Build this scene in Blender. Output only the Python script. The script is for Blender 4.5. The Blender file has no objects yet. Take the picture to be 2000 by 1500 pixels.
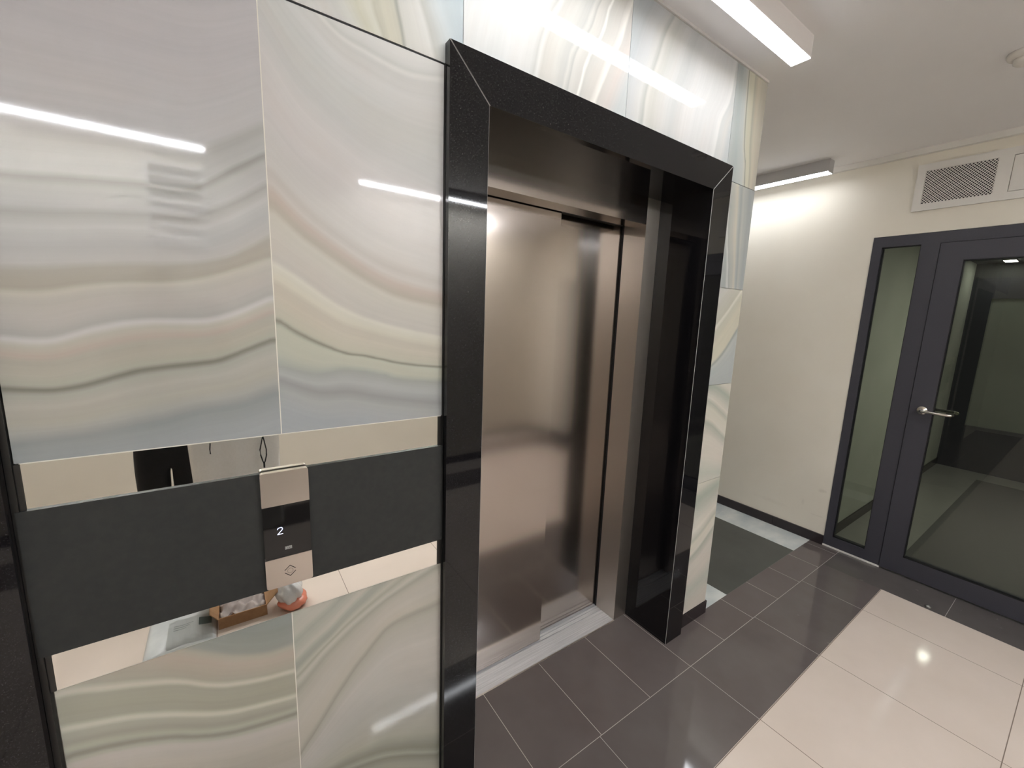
import bpy, bmesh, math, random
from mathutils import Vector, Matrix
random.seed(7)
C = bpy.context.scene.collection
sc = bpy.context.scene

# ------------------------------------------------------------------ camera, world, exposure
cam_d = bpy.data.cameras.new('camera'); cam = bpy.data.objects.new('camera', cam_d); C.objects.link(cam)
FW = Vector((0.57818822, 0.79930084, -0.1637576)); RT = Vector((0.81343373, -0.58031283, 0.03952957)); UP = Vector((0.06343462, 0.15606149, 0.9857083))
CP = Vector((0, -1.08744, 1.59))
cam.matrix_world = Matrix(((RT.x, UP.x, -FW.x, CP.x), (RT.y, UP.y, -FW.y, CP.y), (RT.z, UP.z, -FW.z, CP.z), (0, 0, 0, 1)))
cam_d.sensor_width = 36; cam_d.lens = 14.7322; cam_d.shift_x = -0.012881; cam_d.shift_y = 0.000594
cam_d.clip_start = 0.02
sc.camera = cam
w = bpy.data.worlds.new('world'); sc.world = w; w.use_nodes = True
w.node_tree.nodes['Background'].inputs[0].default_value = (0.8, 0.85, 1, 1)
w.node_tree.nodes['Background'].inputs[1].default_value = 0.02
sc.view_settings.view_transform = 'Standard'; sc.view_settings.look = 'None'
sc.view_settings.gamma = 1; sc.view_settings.use_curve_mapping = False
sc.view_settings.exposure = 1.5
LAMP = 6.0          # strength of the lit diffusers of the lobby
LAMP_BACK = 68.0
VEST_FILL = 60.0  # strength of the added vestibule fill lamp

# ------------------------------------------------------------------ dimensions
H = 2.6725; XF = 3.517; YB = -2.87; XL = -3.0
PP, YJ = -0.027, 0.234
XL0, XL1, XR1, XR0 = 0.498, 0.615, 1.691, 1.819
ZT0, ZT1 = 2.252, 2.135
XC = 2.07; SHIFT = -2.144

# ------------------------------------------------------------------ materials
def lin(c):
    return tuple(((v / 255) / 12.92 if v / 255 <= 0.04045 else ((v / 255 + 0.055) / 1.055) ** 2.4) for v in c) + (1,)
def mat(name, rgb=(200, 200, 200), rough=0.5, metal=0.0, emit=0, spec=0.5, **kw):
    m = bpy.data.materials.new(name); m.use_nodes = True
    b = m.node_tree.nodes['Principled BSDF']
    b.inputs['Base Color'].default_value = lin(rgb); b.inputs['Roughness'].default_value = rough
    b.inputs['Metallic'].default_value = metal; b.inputs['Specular IOR Level'].default_value = spec
    if emit:
        b.inputs['Emission Color'].default_value = lin(kw.get('ecol', rgb)); b.inputs['Emission Strength'].default_value = emit
    return m
class NT:
    def __init__(s, m): s.t = m.node_tree; s.b = s.t.nodes['Principled BSDF']
    def n(s, typ, **kw):
        o = s.t.nodes.new(typ)
        for k, v in kw.items(): setattr(o, k, v)
        return o
    def l(s, a, b): s.t.links.new(a, b)
    def math(s, op, a, b=None, c=None):
        o = s.n('ShaderNodeMath', operation=op)
        for i, v in enumerate((a, b, c)):
            if v is None: continue
            if isinstance(v, (int, float)): o.inputs[i].default_value = v
            else: s.l(v, o.inputs[i])
        return o.outputs[0]
    def mix(s, fac, a, b):
        o = s.n('ShaderNodeMix', data_type='RGBA')
        for i, v in ((0, fac), (6, a), (7, b)):
            if isinstance(v, (int, float)): o.inputs[i].default_value = v
            elif isinstance(v, tuple): o.inputs[i].default_value = v
            else: s.l(v, o.inputs[i])
        return o.outputs[2]
    def noise(s, vec, scale, detail=2, rough=0.5):
        o = s.n('ShaderNodeTexNoise'); o.inputs['Scale'].default_value = scale; o.inputs['Detail'].default_value = detail
        o.inputs['Roughness'].default_value = rough
        if vec is not None: s.l(vec, o.inputs['Vector'])
        return o.outputs['Fac']
    def ramp(s, fac, stops):
        o = s.n('ShaderNodeValToRGB'); cr = o.color_ramp
        while len(cr.elements) < len(stops): cr.elements.new(0.5)
        for e, (p, c) in zip(cr.elements, stops): e.position = p; e.color = c
        s.l(fac, o.inputs[0]); return o.outputs[0]
    def obj(s): return s.n('ShaderNodeTexCoord').outputs['Object']
    def scaled(s, v, sc_):
        o = s.n('ShaderNodeMapping'); s.l(v, o.inputs[0]); o.inputs['Scale'].default_value = sc_; return o.outputs[0]
    def bump(s, h, strength, dist=0.001):
        o = s.n('ShaderNodeBump'); o.inputs['Strength'].default_value = strength; o.inputs['Distance'].default_value = dist
        s.l(h, o.inputs['Height']); s.l(o.outputs[0], s.b.inputs['Normal'])
def varied(name, rgb, rgb2, scale, rough=0.5, metal=0.0, detail=3, bump=0, stretch=(1, 1, 1), spec=0.5):
    m = mat(name, rgb, rough, metal, spec=spec); t = NT(m); v = t.scaled(t.obj(), stretch)
    f = t.noise(v, scale, detail)
    t.l(t.ramp(f, [(0.35, lin(rgb)), (0.65, lin(rgb2))]), t.b.inputs['Base Color'])
    if bump: t.bump(t.noise(v, scale * 4, 2), bump)
    return m

def tiles_mat(name, rgb, rgb2, grout, x0, wx, y0, wy, rough, gap=0.0023, scale=3.0, gstr=1.0, xlist=None, spec=0.5, stone=None):
    """floor tiles with grout lines every wx / wy metres from x0 / y0 (object coordinates = world metres)"""
    m = mat(name, rgb, rough, spec=spec); t = NT(m); co = t.obj(); sp = t.n('ShaderNodeSeparateXYZ'); t.l(co, sp.inputs[0])
    def line(c, c0, wd):
        a = t.math('DIVIDE', t.math('SUBTRACT', c, c0), wd)
        f = t.math('ABSOLUTE', t.math('SUBTRACT', t.math('FRACT', t.math('ADD', a, 0.5)), 0.5))
        return t.math('LESS_THAN', t.math('MULTIPLY', f, wd), gap / 2)
    parts = []
    if wx: parts.append(line(sp.outputs[0], x0, wx))
    if wy: parts.append(line(sp.outputs[1], y0, wy))
    g = parts[0]
    for p in parts[1:]: g = t.math('MAXIMUM', g, p)
    g2 = t.math('MULTIPLY', g, gstr)
    f = t.noise(co, scale, 4, 0.6)
    col = t.ramp(f, [(0.3, lin(rgb)), (0.7, lin(rgb2))])
    if stone:
        f2 = t.noise(t.scaled(co, (1, 1, 1)), stone[0], 3)
        col = t.mix(t.math('MULTIPLY', t.math('GREATER_THAN', f2, stone[1]), stone[2]), col, lin(stone[3]))
    t.l(t.mix(g2, col, lin(grout)), t.b.inputs['Base Color'])
    r = t.math('ADD', rough, t.math('MULTIPLY', t.noise(co, 5, 3), 0.03))
    t.l(t.math('MAXIMUM', r, t.math('MULTIPLY', g, 0.6)), t.b.inputs['Roughness'])
    return m

M = {}
M['paint'] = varied('cream_paint', (233, 226, 212), (237, 231, 218), 2.0, 0.6, bump=0.05)
M['ceiling'] = varied('ceiling_paint', (238, 235, 234), (241, 238, 237), 2.0, 0.75, bump=0.04)
M['white'] = mat('white_lacquer', (228, 224, 218), 0.4)
M['grout'] = mat('white_grout', (222, 218, 208), 0.7)
M['return'] = varied('return_wall_paint', (214, 208, 195), (220, 214, 202), 2, 0.5)
def granite():
    m = mat('black_granite', (20, 19, 20), 0.11, spec=0.42); t = NT(m); co = t.obj()
    f = t.noise(co, 420, 2, 0.7); f2 = t.noise(co, 60, 3)
    c = t.ramp(f, [(0.45, lin((15, 14, 16))), (0.62, lin((24, 23, 25))), (0.72, lin((50, 48, 50)))])
    t.l(t.mix(t.math('MULTIPLY', f2, 0.35), c, lin((21, 20, 22))), t.b.inputs['Base Color'])
    t.l(t.math('ADD', 0.02, t.math('MULTIPLY', f, 0.03)), t.b.inputs['Roughness'])
    return m
M['granite'] = granite()
M['granite_glint'] = mat('granite_chamfer_glint', (150, 148, 145), 0.4)  # pale grey paints the catch light along the chamfered edges
def steel(name, rgb, rough, aniso, vertical=True):
    m = mat(name, rgb, rough, 1.0); t = NT(m); co = t.obj()
    st = (220, 220, 1.0) if vertical else (1.0, 220, 220)
    f = t.noise(t.scaled(co, st), 1.0, 2)
    
    t.l(t.mix(t.math('MULTIPLY', f, 0.06), lin(rgb), lin(tuple(max(0, v - 40) for v in rgb))), t.b.inputs['Base Color'])
    t.b.inputs['Anisotropic'].default_value = aniso
    tg = t.n('ShaderNodeTangent', direction_type='RADIAL', axis='Z'); t.l(tg.outputs[0], t.b.inputs['Tangent'])
    return m
M['steel'] = steel('brushed_stainless', (184, 175, 169), 0.15, 0.55)
M['steel_dark'] = steel('brushed_stainless_reveal', (200, 192, 184), 0.4, 0.2)
M['steel_plate'] = steel('brushed_stainless_plate', (214, 206, 198), 0.3, 0.5, False)
M['chrome'] = mat('satin_steel_handle', (215, 210, 202), 0.22, 1.0)
M['alu'] = varied('aluminium_sill', (206, 205, 206), (232, 231, 232), 3, 0.36, 0.35, stretch=(1, 60, 1))
M['mirror'] = mat('mirror_polished_steel', (246, 245, 240), 0.012, 1.0)
M['black'] = mat('matte_black', (14, 14, 15), 0.6)
M['shaft'] = mat('dark_gap', (6, 6, 6), 0.9)
M['panel_black'] = varied('charcoal_laminate', (42, 43, 43), (47, 48, 47), 60, 0.5, spec=0.35)
M['profile'] = mat('dark_anodised_profile', (70, 69, 68), 0.32, 0.85)
M['gloss_black'] = mat('black_glass', (7, 7, 8), 0.04)
M['digit'] = mat('lit_digit', (225, 232, 255), 0.4, emit=0.9, ecol=(215, 225, 255))
M['logo_pale'] = mat('pale_print', (190, 188, 184), 0.5)
M['engrave'] = mat('engraved_dark', (38, 36, 35), 0.5)
M['engrave_soft'] = mat('engraved_faint', (150, 144, 138), 0.45, 0.6)
M['anth'] = varied('anthracite_powder_coat', (62, 61, 69), (66, 65, 73), 300, 0.42, bump=0.02)
M['gasket'] = mat('black_rubber_gasket', (14, 14, 16), 0.5)
M['skirt'] = varied('dark_stone_skirting', (42, 35, 38), (48, 41, 43), 6, 0.2)
M['marble'] = varied('pale_grey_marble', (196, 204, 205), (224, 226, 222), 5, 0.12, detail=6, stretch=(1, 1.6, 1))
M['housing'] = mat('lamp_housing_white', (214, 208, 206), 0.4)
M['housing_alu'] = mat('lamp_housing_aluminium', (190, 188, 188), 0.35, 0.3)
M['lit'] = mat('lit_diffuser', (255, 250, 246), 0.5, emit=LAMP, ecol=(246, 250, 255))
M['lit_back'] = mat('lit_diffuser_rear', (255, 250, 246), 0.5, emit=LAMP_BACK, ecol=(246, 250, 255))
M['lit_small'] = mat('lit_diffuser_small', (255, 250, 246), 0.5, emit=12.0, ecol=(255, 250, 244))
M['lit_corr'] = mat('lit_diffuser_corridor', (255, 250, 246), 0.5, emit=7.0, ecol=(246, 250, 255))
M['fill_vest'] = mat('added_diffuser_vestibule', (255, 250, 246), 0.5, emit=VEST_FILL, ecol=(255, 248, 240))
M['plastic'] = mat('white_plastic', (236, 230, 222), 0.4)
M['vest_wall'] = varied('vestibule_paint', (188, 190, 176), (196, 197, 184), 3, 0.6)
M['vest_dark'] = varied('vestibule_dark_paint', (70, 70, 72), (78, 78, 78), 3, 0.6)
M['frost'] = varied('frosted_grey_green_glass', (120, 125, 116), (128, 133, 124), 2, 0.35)
M['mat_floor'] = varied('grey_entrance_mat', (84, 83, 82), (112, 111, 108), 500, 0.95, bump=0.4)
M['floor_dark'] = tiles_mat('dark_porcelain_front', (98, 89, 87), (109, 101, 99), (190, 180, 173), 1.092, 0.2935, -0.175, 5.0, 0.055, scale=2.2)
M['floor_dark2'] = tiles_mat('dark_porcelain_border', (95, 87, 85), (107, 100, 98), (172, 164, 159), 1.682, 0.6, -0.175, 5.0, 0.05, scale=2.2, stone=(9, 0.74, 0.25, (140, 130, 128)))
M['floor_far'] = tiles_mat('dark_porcelain_door_border', (88, 83, 81), (98, 93, 91), (170, 162, 156), 3.9, 0, -0.175, 0.6, 0.12, scale=2.5, stone=(14, 0.7, 0.3, (130, 124, 120)))
M['floor_green'] = tiles_mat('grey_green_tile_corridor', (72, 74, 70), (80, 82, 78), (96, 98, 94), 2.33, 0.9, 0.612, 0.6, 0.22, gap=0.002, scale=2.5, gstr=0.6)
M['floor_light'] = tiles_mat('beige_porcelain', (214, 200, 188), (222, 208, 197), (120, 104, 92), 1.683, 0.6, -1.09, 0.6, 0.06, scale=2.0, gap=0.003)
M['floor_vest'] = tiles_mat('vestibule_tile', (150, 148, 142), (160, 158, 152), (120, 118, 114), 3.6, 0.6, -0.487, 0.6, 0.3, scale=2)
M['skin'] = mat('skin', (205, 160, 138), 0.5)
M['hair'] = varied('dark_hair', (38, 28, 24), (52, 40, 34), 60, 0.6)
M['trousers'] = varied('black_trouser_cloth', (14, 13, 15), (19, 18, 20), 40, 0.85)
M['sweater'] = varied('grey_knit', (120, 124, 120), (132, 135, 130), 80, 0.9, bump=0.2)
M['shoe'] = mat('dark_shoe', (40, 38, 40), 0.5)
M['eye'] = mat('eye_white', (235, 232, 228), 0.3)
M['iris'] = mat('iris_dark', (50, 36, 28), 0.2)
M['lips'] = mat('lips', (176, 110, 102), 0.5)
M['canvas'] = varied('white_canvas', (244, 242, 238), (248, 246, 243), 120, 0.9, bump=0.25)
M['cord'] = mat('black_cord', (16, 15, 15), 0.7)
M['card'] = varied('brown_cardboard', (160, 122, 88), (172, 134, 98), 30, 0.85)
M['paperw'] = varied('pinkish_wrapping_paper', (226, 214, 210), (236, 226, 222), 14, 0.8)
M['poly'] = varied('white_mailer_plastic', (206, 210, 212), (222, 225, 226), 9, 0.32)
M['label'] = mat('label_paper', (222, 224, 222), 0.6)
M['stamp'] = mat('stamp_grey_green', (104, 116, 112), 0.5)
M['bagw'] = varied('white_film', (226, 226, 228), (240, 240, 242), 12, 0.22)
M['bago'] = varied('orange_film', (232, 134, 108), (240, 150, 124), 12, 0.25)
M['phone'] = mat('phone_graphite', (30, 30, 33), 0.25)
M['scrap'] = mat('crumpled_foil_paper', (226, 222, 216), 0.35)

def glass_mat(name, tint, fres=1.5):
    m = bpy.data.materials.new(name); m.use_nodes = True; t = m.node_tree; t.nodes.clear()
    o = t.nodes.new('ShaderNodeOutputMaterial'); mx = t.nodes.new('ShaderNodeMixShader'); f = t.nodes.new('ShaderNodeFresnel'); f.inputs[0].default_value = fres
    tr = t.nodes.new('ShaderNodeBsdfTransparent'); tr.inputs[0].default_value = lin(tint)
    g = t.nodes.new('ShaderNodeBsdfGlossy'); g.inputs['Roughness'].default_value = 0.0
    t.links.new(f.outputs[0], mx.inputs[0]); t.links.new(tr.outputs[0], mx.inputs[1]); t.links.new(g.outputs[0], mx.inputs[2]); t.links.new(mx.outputs[0], o.inputs[0])
    return m
M['glass'] = glass_mat('door_glass', (215, 220, 214))

# ------------------------------------------------------------------ mesh helpers
def bm_new(): return bmesh.new()
def add_box(bm, x0, x1, y0, y1, z0, z1, mi=0):
    if x0 > x1: x0, x1 = x1, x0
    if y0 > y1: y0, y1 = y1, y0
    vs = [bm.verts.new((x, y, z)) for x in (x0, x1) for y in (y0, y1) for z in (z0, z1)]
    fs = []
    for q in ((0, 1, 3, 2), (4, 6, 7, 5), (0, 4, 5, 1), (2, 3, 7, 6), (0, 2, 6, 4), (1, 5, 7, 3)):
        f = bm.faces.new([vs[i] for i in q]); f.material_index = mi; fs.append(f)
    return fs
def add_prism(bm, pts, fn, d0, d1, mi=0):
    """pts: 2-D outline; fn(a, b, d) -> 3-D"""
    A = [bm.verts.new(fn(a, b, d0)) for a, b in pts]; B = [bm.verts.new(fn(a, b, d1)) for a, b in pts]
    n = len(pts); fs = [bm.faces.new(A), bm.faces.new(B[::-1])]
    for i in range(n): fs.append(bm.faces.new((A[i], B[i], B[(i + 1) % n], A[(i + 1) % n])))
    for f in fs: f.material_index = mi
    return fs
XZ = lambda a, b, d: (a, d, b)
YZ = lambda a, b, d: (d, a, b)
XY = lambda a, b, d: (a, b, d)
def rrect(x0, x1, z0, z1, r, corners=(1, 1, 1, 1), n=6):
    """bl, br, tr, tl"""
    out = []
    for k, (cx, cz, a0) in enumerate(((x0 + r, z0 + r, math.pi), (x1 - r, z0 + r, 1.5 * math.pi), (x1 - r, z1 - r, 0), (x0 + r, z1 - r, 0.5 * math.pi))):
        if corners[k]:
            for i in range(n + 1):
                a = a0 + 0.5 * math.pi * i / n; out.append((cx + r * math.cos(a), cz + r * math.sin(a)))
        else: out.append(((x0, x1, x1, x0)[k], (z0, z0, z1, z1)[k]))
    return out
def add_tube(bm, path, r, n=10, mi=0, radii=None):
    path = [Vector(p) for p in path]; rings = []
    for i, p in enumerate(path):
        d = (path[min(i + 1, len(path) - 1)] - path[max(i - 1, 0)]).normalized()
        a = d.cross(Vector((0, 0, 1)));
        if a.length < 1e-3: a = d.cross(Vector((1, 0, 0)))
        a.normalize(); b = d.cross(a); rr = radii[i] if radii else r
        rings.append([bm.verts.new(p + rr * (math.cos(2 * math.pi * k / n) * a + math.sin(2 * math.pi * k / n) * b)) for k in range(n)])
    for i in range(len(rings) - 1):
        for k in range(n):
            f = bm.faces.new((rings[i][k], rings[i][(k + 1) % n], rings[i + 1][(k + 1) % n], rings[i + 1][k])); f.material_index = mi; f.smooth = True
    for rg, s in ((rings[0], -1), (rings[-1], 1)):
        f = bm.faces.new(rg[::s]); f.material_index = mi
def add_lathe(bm, prof, centre, axis='Z', n=32, mi=0):
    """prof: (radius, height) list"""
    rings = []
    for r, h in prof:
        ring = []
        for k in range(n):
            a = 2 * math.pi * k / n; u, v = r * math.cos(a), r * math.sin(a)
            p = (u, v, h) if axis == 'Z' else ((h, u, v) if axis == 'X' else (u, h, v))
            ring.append(bm.verts.new(Vector(p) + Vector(centre)))
        rings.append(ring)
    for i in range(len(rings) - 1):
        for k in range(n):
            f = bm.faces.new((rings[i][k], rings[i][(k + 1) % n], rings[i + 1][(k + 1) % n], rings[i + 1][k])); f.material_index = mi; f.smooth = True
    bm.faces.new(rings[0][::-1]).material_index = mi; bm.faces.new(rings[-1]).material_index = mi
def bevel(bm, off, seg=1, mi=-1):
    es = [e for e in bm.edges if len(e.link_faces) == 2 and e.calc_face_angle(0) > 0.5]
    bmesh.ops.bevel(bm, geom=es, offset=off, segments=seg, affect='EDGES', profile=0.5, material=mi, clamp_overlap=True)
def obj(name, bm, m, parent=None, smooth=False):
    bmesh.ops.recalc_face_normals(bm, faces=bm.faces)
    me = bpy.data.meshes.new(name); bm.to_mesh(me); bm.free()
    for x in (m if isinstance(m, (list, tuple)) else [m]): me.materials.append(x)
    if smooth:
        for p in me.polygons: p.use_smooth = True
    o = bpy.data.objects.new(name, me); C.objects.link(o)
    if parent is not None:
        off = Vector((0, 0, 0)); q = parent
        while q is not None: off += q.location; q = q.parent
        me.transform(Matrix.Translation(-off)); o.parent = parent
    return o
def tag(o, label, cat, group=None):
    o['label'] = label; o['category'] = cat
    if group: o['group'] = group
    return o
def thing(name, label, cat, loc, group=None):
    o = bpy.data.objects.new(name, None); C.objects.link(o); o.location = loc; o.empty_display_size = 0.1
    return tag(o, label, cat, group)
def struct(name, loc=None, bm=None, m=None, label=None):
    if bm is None:
        o = bpy.data.objects.new(name, None); C.objects.link(o); o.location = loc or (0, 0, 0)
    else: o = obj(name, bm, m)
    o['kind'] = 'structure'
    if label: o['label'] = label
    return o
def boxes(name, lst, m, parent=None, bev=0, seg=1):
    bm = bm_new()
    for b in lst: add_box(bm, *b)
    if bev: bevel(bm, bev, seg)
    return obj(name, bm, m, parent)
def copy_tree(o, parent=None):
    c = o.copy(); C.objects.link(c)
    if parent: c.parent = parent
    for ch in list(o.children): copy_tree(ch, c)
    return c

# ================================================================== SETTING
# ---- floor: one structure, each paving field a child
fl = struct('floor', (0, 0, 0))
def field(name, rects, m, top=0.0):
    return boxes(name, [(a, b, c, d, top - 0.06, top) for a, b, c, d in rects], m, fl)
field('dark_tile_row', [(XL, XC, -0.175, 0.012), (XC, XF, -0.175, 0.012), (XL1 - 0.001, XR1 + 0.001, 0.012, YJ), (XL1 + SHIFT, XR1 + SHIFT, 0.012, YJ)], M['floor_dark'])
field('dark_tile_border', [(XL, 3.22, -0.487, -0.175), (XL, XF, -2.6, -2.25)], M['floor_dark2'])
field('dark_tile_border', [(3.22, XF, -2.25, -0.175)], M['floor_far'])
field('light_tile_field', [(XL, 3.22, -2.25, -0.487), (XL, XF, YB, -2.6)], M['floor_light'])
field('corridor_tile_field', [(2.332, 3.23, 0.012, 3.0)], M['floor_green'])
field('marble_border', [(XC, 2.332, 0.012, 3.0), (3.23, XF, 0.012, 0.627), (3.23, XF, 0.629, 3.0)], M['marble'])
field('vestibule_tile_field', [(XF, 7.0, -2.3, 0.0)], M['floor_vest'], -0.002)
# ---- ceiling
cl = struct('ceiling', bm=(lambda b: (add_box(b, XL - 0.2, XF + 0.1, YB - 0.2, 3.1, H, H + 0.1), b)[1])(bm_new()), m=M['ceiling'])
# ---- elevator wall: core, then tiles as children
wf = struct('wall_front', bm=(lambda b: (
    add_box(b, XL, XL0 + SHIFT + 0.001 - 0.498 - 0.0 + 0.498, 0.012, 0.3, 0, H),
    add_box(b, XL0 + SHIFT, XR0 + SHIFT, 0.012, 0.3, ZT0, H),
    add_box(b, XR0 + SHIFT, XL0, 0.012, 0.3, 0, H),
    add_box(b, XL0, XR0, 0.012, 0.3, ZT0, H),
    add_box(b, XR0, XC, 0.012, 3.0, 0, H), b)[-1])(bm_new()), m=M['return'])

def interp(poly, x):
    if x <= poly[0][0]: return poly[0][1]
    if x >= poly[-1][0]: return poly[-1][1]
    for i, ((xa, za), (xb, zb)) in enumerate(zip(poly, poly[1:])):
        if xa <= x <= xb:
            t = (x - xa) / (xb - xa)
            m0 = (zb - poly[i - 1][1]) / (xb - poly[i - 1][0]) if i > 0 else (zb - za) / (xb - xa)
            m1 = (poly[i + 2][1] - za) / (poly[i + 2][0] - xa) if i + 2 < len(poly) else (zb - za) / (xb - xa)
            h = xb - xa
            return (2*t**3 - 3*t**2 + 1) * za + (t**3 - 2*t**2 + t) * h * m0 + (-2*t**3 + 3*t**2) * zb + (t**3 - t**2) * h * m1
def agate_mat(name, stops, streak=0.10, wob=0.010, seed=0.0):
    m = mat(name, (200, 198, 190), 0.045); t = NT(m)
    uv = t.n('ShaderNodeUVMap', uv_map='flow'); sp = t.n('ShaderNodeSeparateXYZ'); t.l(uv.outputs[0], sp.inputs[0])
    co = t.obj(); wn = t.noise(co, 7.0, 2)
    v = t.math('ADD', sp.outputs[1], t.math('MULTIPLY', t.math('SUBTRACT', wn, 0.5), wob))
    col = t.ramp(v, [(p, lin(c)) for p, c in stops])
    cb = t.n('ShaderNodeCombineXYZ'); t.l(t.math('MULTIPLY', sp.outputs[0], 1.2), cb.inputs[0]); t.l(t.math('MULTIPLY', v, 44.0), cb.inputs[1]); cb.inputs[2].default_value = seed
    f = t.noise(cb.outputs[0], 1.6, 4, 0.6)
    cb2 = t.n('ShaderNodeCombineXYZ'); t.l(t.math('MULTIPLY', sp.outputs[0], 2.0), cb2.inputs[0]); t.l(t.math('MULTIPLY', v, 5.0), cb2.inputs[1]); cb2.inputs[2].default_value = seed + 3
    h = t.noise(cb2.outputs[0], 1.8, 2)
    tint = t.ramp(h, [(0.34, lin((214, 222, 222))), (0.5, lin((255, 255, 255))), (0.66, lin((248, 232, 220)))])
    mx = t.n('ShaderNodeMix', data_type='RGBA', blend_type='MULTIPLY'); mx.inputs[0].default_value = 0.12; t.l(col, mx.inputs[6]); t.l(tint, mx.inputs[7])
    hs = t.n('ShaderNodeHueSaturation'); t.l(mx.outputs[2], hs.inputs['Color'])
    t.l(t.math('ADD', 1.0 - streak, t.math('MULTIPLY', f, 2 * streak)), hs.inputs['Value'])
    t.l(hs.outputs[0], t.b.inputs['Base Color'])
    return m
def agate_tile(name, x0, x1, z0, z1, curves, m, parent, transpose=False, y0=0.0, y1=0.0115, gap=0.001, nx=28, nz=44):
    """curves: [(level, [(x, z) ...])] sorted by level; transposed: levels run along x, the curves are (z, x)"""
    x0 += gap; x1 -= gap; z0 += gap; z1 -= gap
    bm = bm_new(); uvl = bm.loops.layers.uv.new('flow')
    def level(x, z):
        p, q = (z, x) if transpose else (x, z)
        hs = [(interp(c, p), lv) for lv, c in curves]
        if q <= hs[0][0]: return hs[0][1] + (q - hs[0][0]) * SC
        if q >= hs[-1][0]: return hs[-1][1] + (q - hs[-1][0]) * SC
        for (a, la), (b, lb) in zip(hs, hs[1:]):
            if a <= q <= b: return la + (lb - la) * (q - a) / max(1e-5, b - a)
        return hs[-1][1]
    SC = 1.0 / ((x1 - x0) if transpose else (z1 - z0))
    g = [[bm.verts.new((x0 + (x1 - x0) * i / nx, y0, z0 + (z1 - z0) * k / nz)) for k in range(nz + 1)] for i in range(nx + 1)]
    lv = {v: level(v.co.x, v.co.z) for r in g for v in r}
    for i in range(nx):
        for k in range(nz):
            f = bm.faces.new((g[i][k], g[i + 1][k], g[i + 1][k + 1], g[i][k + 1]))
            for lp in f.loops: lp[uvl].uv = ((lp.vert.co.z if transpose else lp.vert.co.x), lv[lp.vert])
    bo = [g[i][0] for i in range(nx + 1)] + [g[nx][k] for k in range(1, nz + 1)] + [g[i][nz] for i in range(nx - 1, -1, -1)] + [g[0][k] for k in range(nz - 1, 0, -1)]
    bk = [bm.verts.new((v.co.x, y1, v.co.z)) for v in bo]
    for i in range(len(bo)):
        j = (i + 1) % len(bo); f = bm.faces.new((bo[i], bk[i], bk[j], bo[j]))
        for lp in f.loops: lp[uvl].uv = (0.3, lv[bo[i]])
    bm.faces.new(bk)
    return obj(name, bm, m, parent)

R_L = [(0, (168, 172, 174)), (.05, (159, 163, 164)), (.068, (153, 157, 157)), (.085, (176, 176, 172)), (.105, (182, 180, 170)), (.135, (188, 186, 178)), (.154, (180, 181, 172)), (.163, (132, 132, 122)), (.173, (184, 184, 172)),
       (.20, (190, 186, 174)), (.222, (184, 181, 170)), (.235, (196, 184, 174)), (.255, (198, 195, 184)), (.267, (212, 211, 210)), (.278, (186, 184, 180)), (.31, (196, 192, 187)), (.345, (198, 195, 188)), (.357, (204, 202, 192)), (.365, (182, 177, 166)),
       (.39, (184, 180, 171)), (.402, (198, 197, 195)), (.44, (192, 192, 192)), (.475, (204, 204, 203)), (.50, (182, 181, 178)), (.515, (200, 200, 200)), (.552, (194, 194, 192)), (.566, (170, 169, 164)), (.578, (200, 200, 199)), (.625, (186, 185, 182)), (.645, (200, 199, 200)), (.8, (202, 199, 202)), (1, (208, 205, 208))]
R_R = [(0, (166, 170, 173)), (.05, (170, 172, 171)), (.078, (154, 156, 155)), (.10, (176, 178, 178)), (.125, (164, 168, 163)), (.15, (188, 190, 177)), (.19, (190, 192, 179)), (.199, (140, 140, 128)), (.208, (192, 190, 176)), (.25, (200, 194, 181)), (.275, (196, 190, 178)), (.292, (210, 206, 192)), (.318, (216, 213, 202)), (.329, (198, 194, 188)), (.37, (203, 199, 192)),
       (.412, (204, 201, 192)), (.427, (186, 179, 168)), (.452, (196, 185, 177)), (.47, (206, 202, 198)), (.49, (198, 194, 190)), (.51, (207, 204, 201)), (.6, (208, 204, 203)), (.70, (212, 209, 208)), (.76, (204, 204, 203)), (.83, (208, 209, 207)), (.9, (216, 216, 215)), (.945, (214, 214, 212)), (.955, (228, 227, 224)), (.963, (210, 211, 208)), (.98, (224, 223, 221)), (1, (230, 228, 226))]  # brighter than the left ramp mainly because uneven light stays in the colours
R_BL = [(0, (190, 187, 177)), (.30, (186, 184, 172)), (.36, (196, 192, 184)), (.45, (190, 184, 172)), (.52, (195, 189, 178)), (.575, (200, 194, 187)), (.590, (182, 181, 168)), (.60, (150, 150, 138)), (.612, (186, 186, 172)), (.624, (168, 167, 154)), (.645, (180, 178, 165)), (.654, (212, 211, 197)), (.666, (172, 170, 155)), (.722, (174, 172, 157)), (.733, (210, 206, 193)), (.745, (178, 174, 160)), (.80, (188, 177, 165)), (.822, (182, 178, 166)), (.838, (156, 160, 154)), (.92, (150, 155, 151)), (1, (160, 162, 156))]
R_BR = [(0, (188, 186, 173)), (.24, (186, 184, 170)), (.27, (160, 160, 146)), (.285, (190, 188, 175)), (.306, (162, 162, 148)), (.335, (192, 190, 177)), (.42, (202, 199, 192)), (.5, (205, 201, 194)), (.545, (192, 188, 177)), (.555, (174, 171, 159)), (.572, (200, 194, 182)), (.62, (202, 197, 187)), (.665, (196, 191, 180)), (.685, (176, 175, 162)), (.70, (206, 202, 192)), (.715, (180, 179, 165)), (.728, (200, 196, 184)), (.748, (172, 174, 163)), (.765, (176, 178, 167)), (.785, (202, 198, 187)), (.84, (176, 178, 167)), (.87, (198, 195, 184)), (1, (186, 187, 176))]
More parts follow.
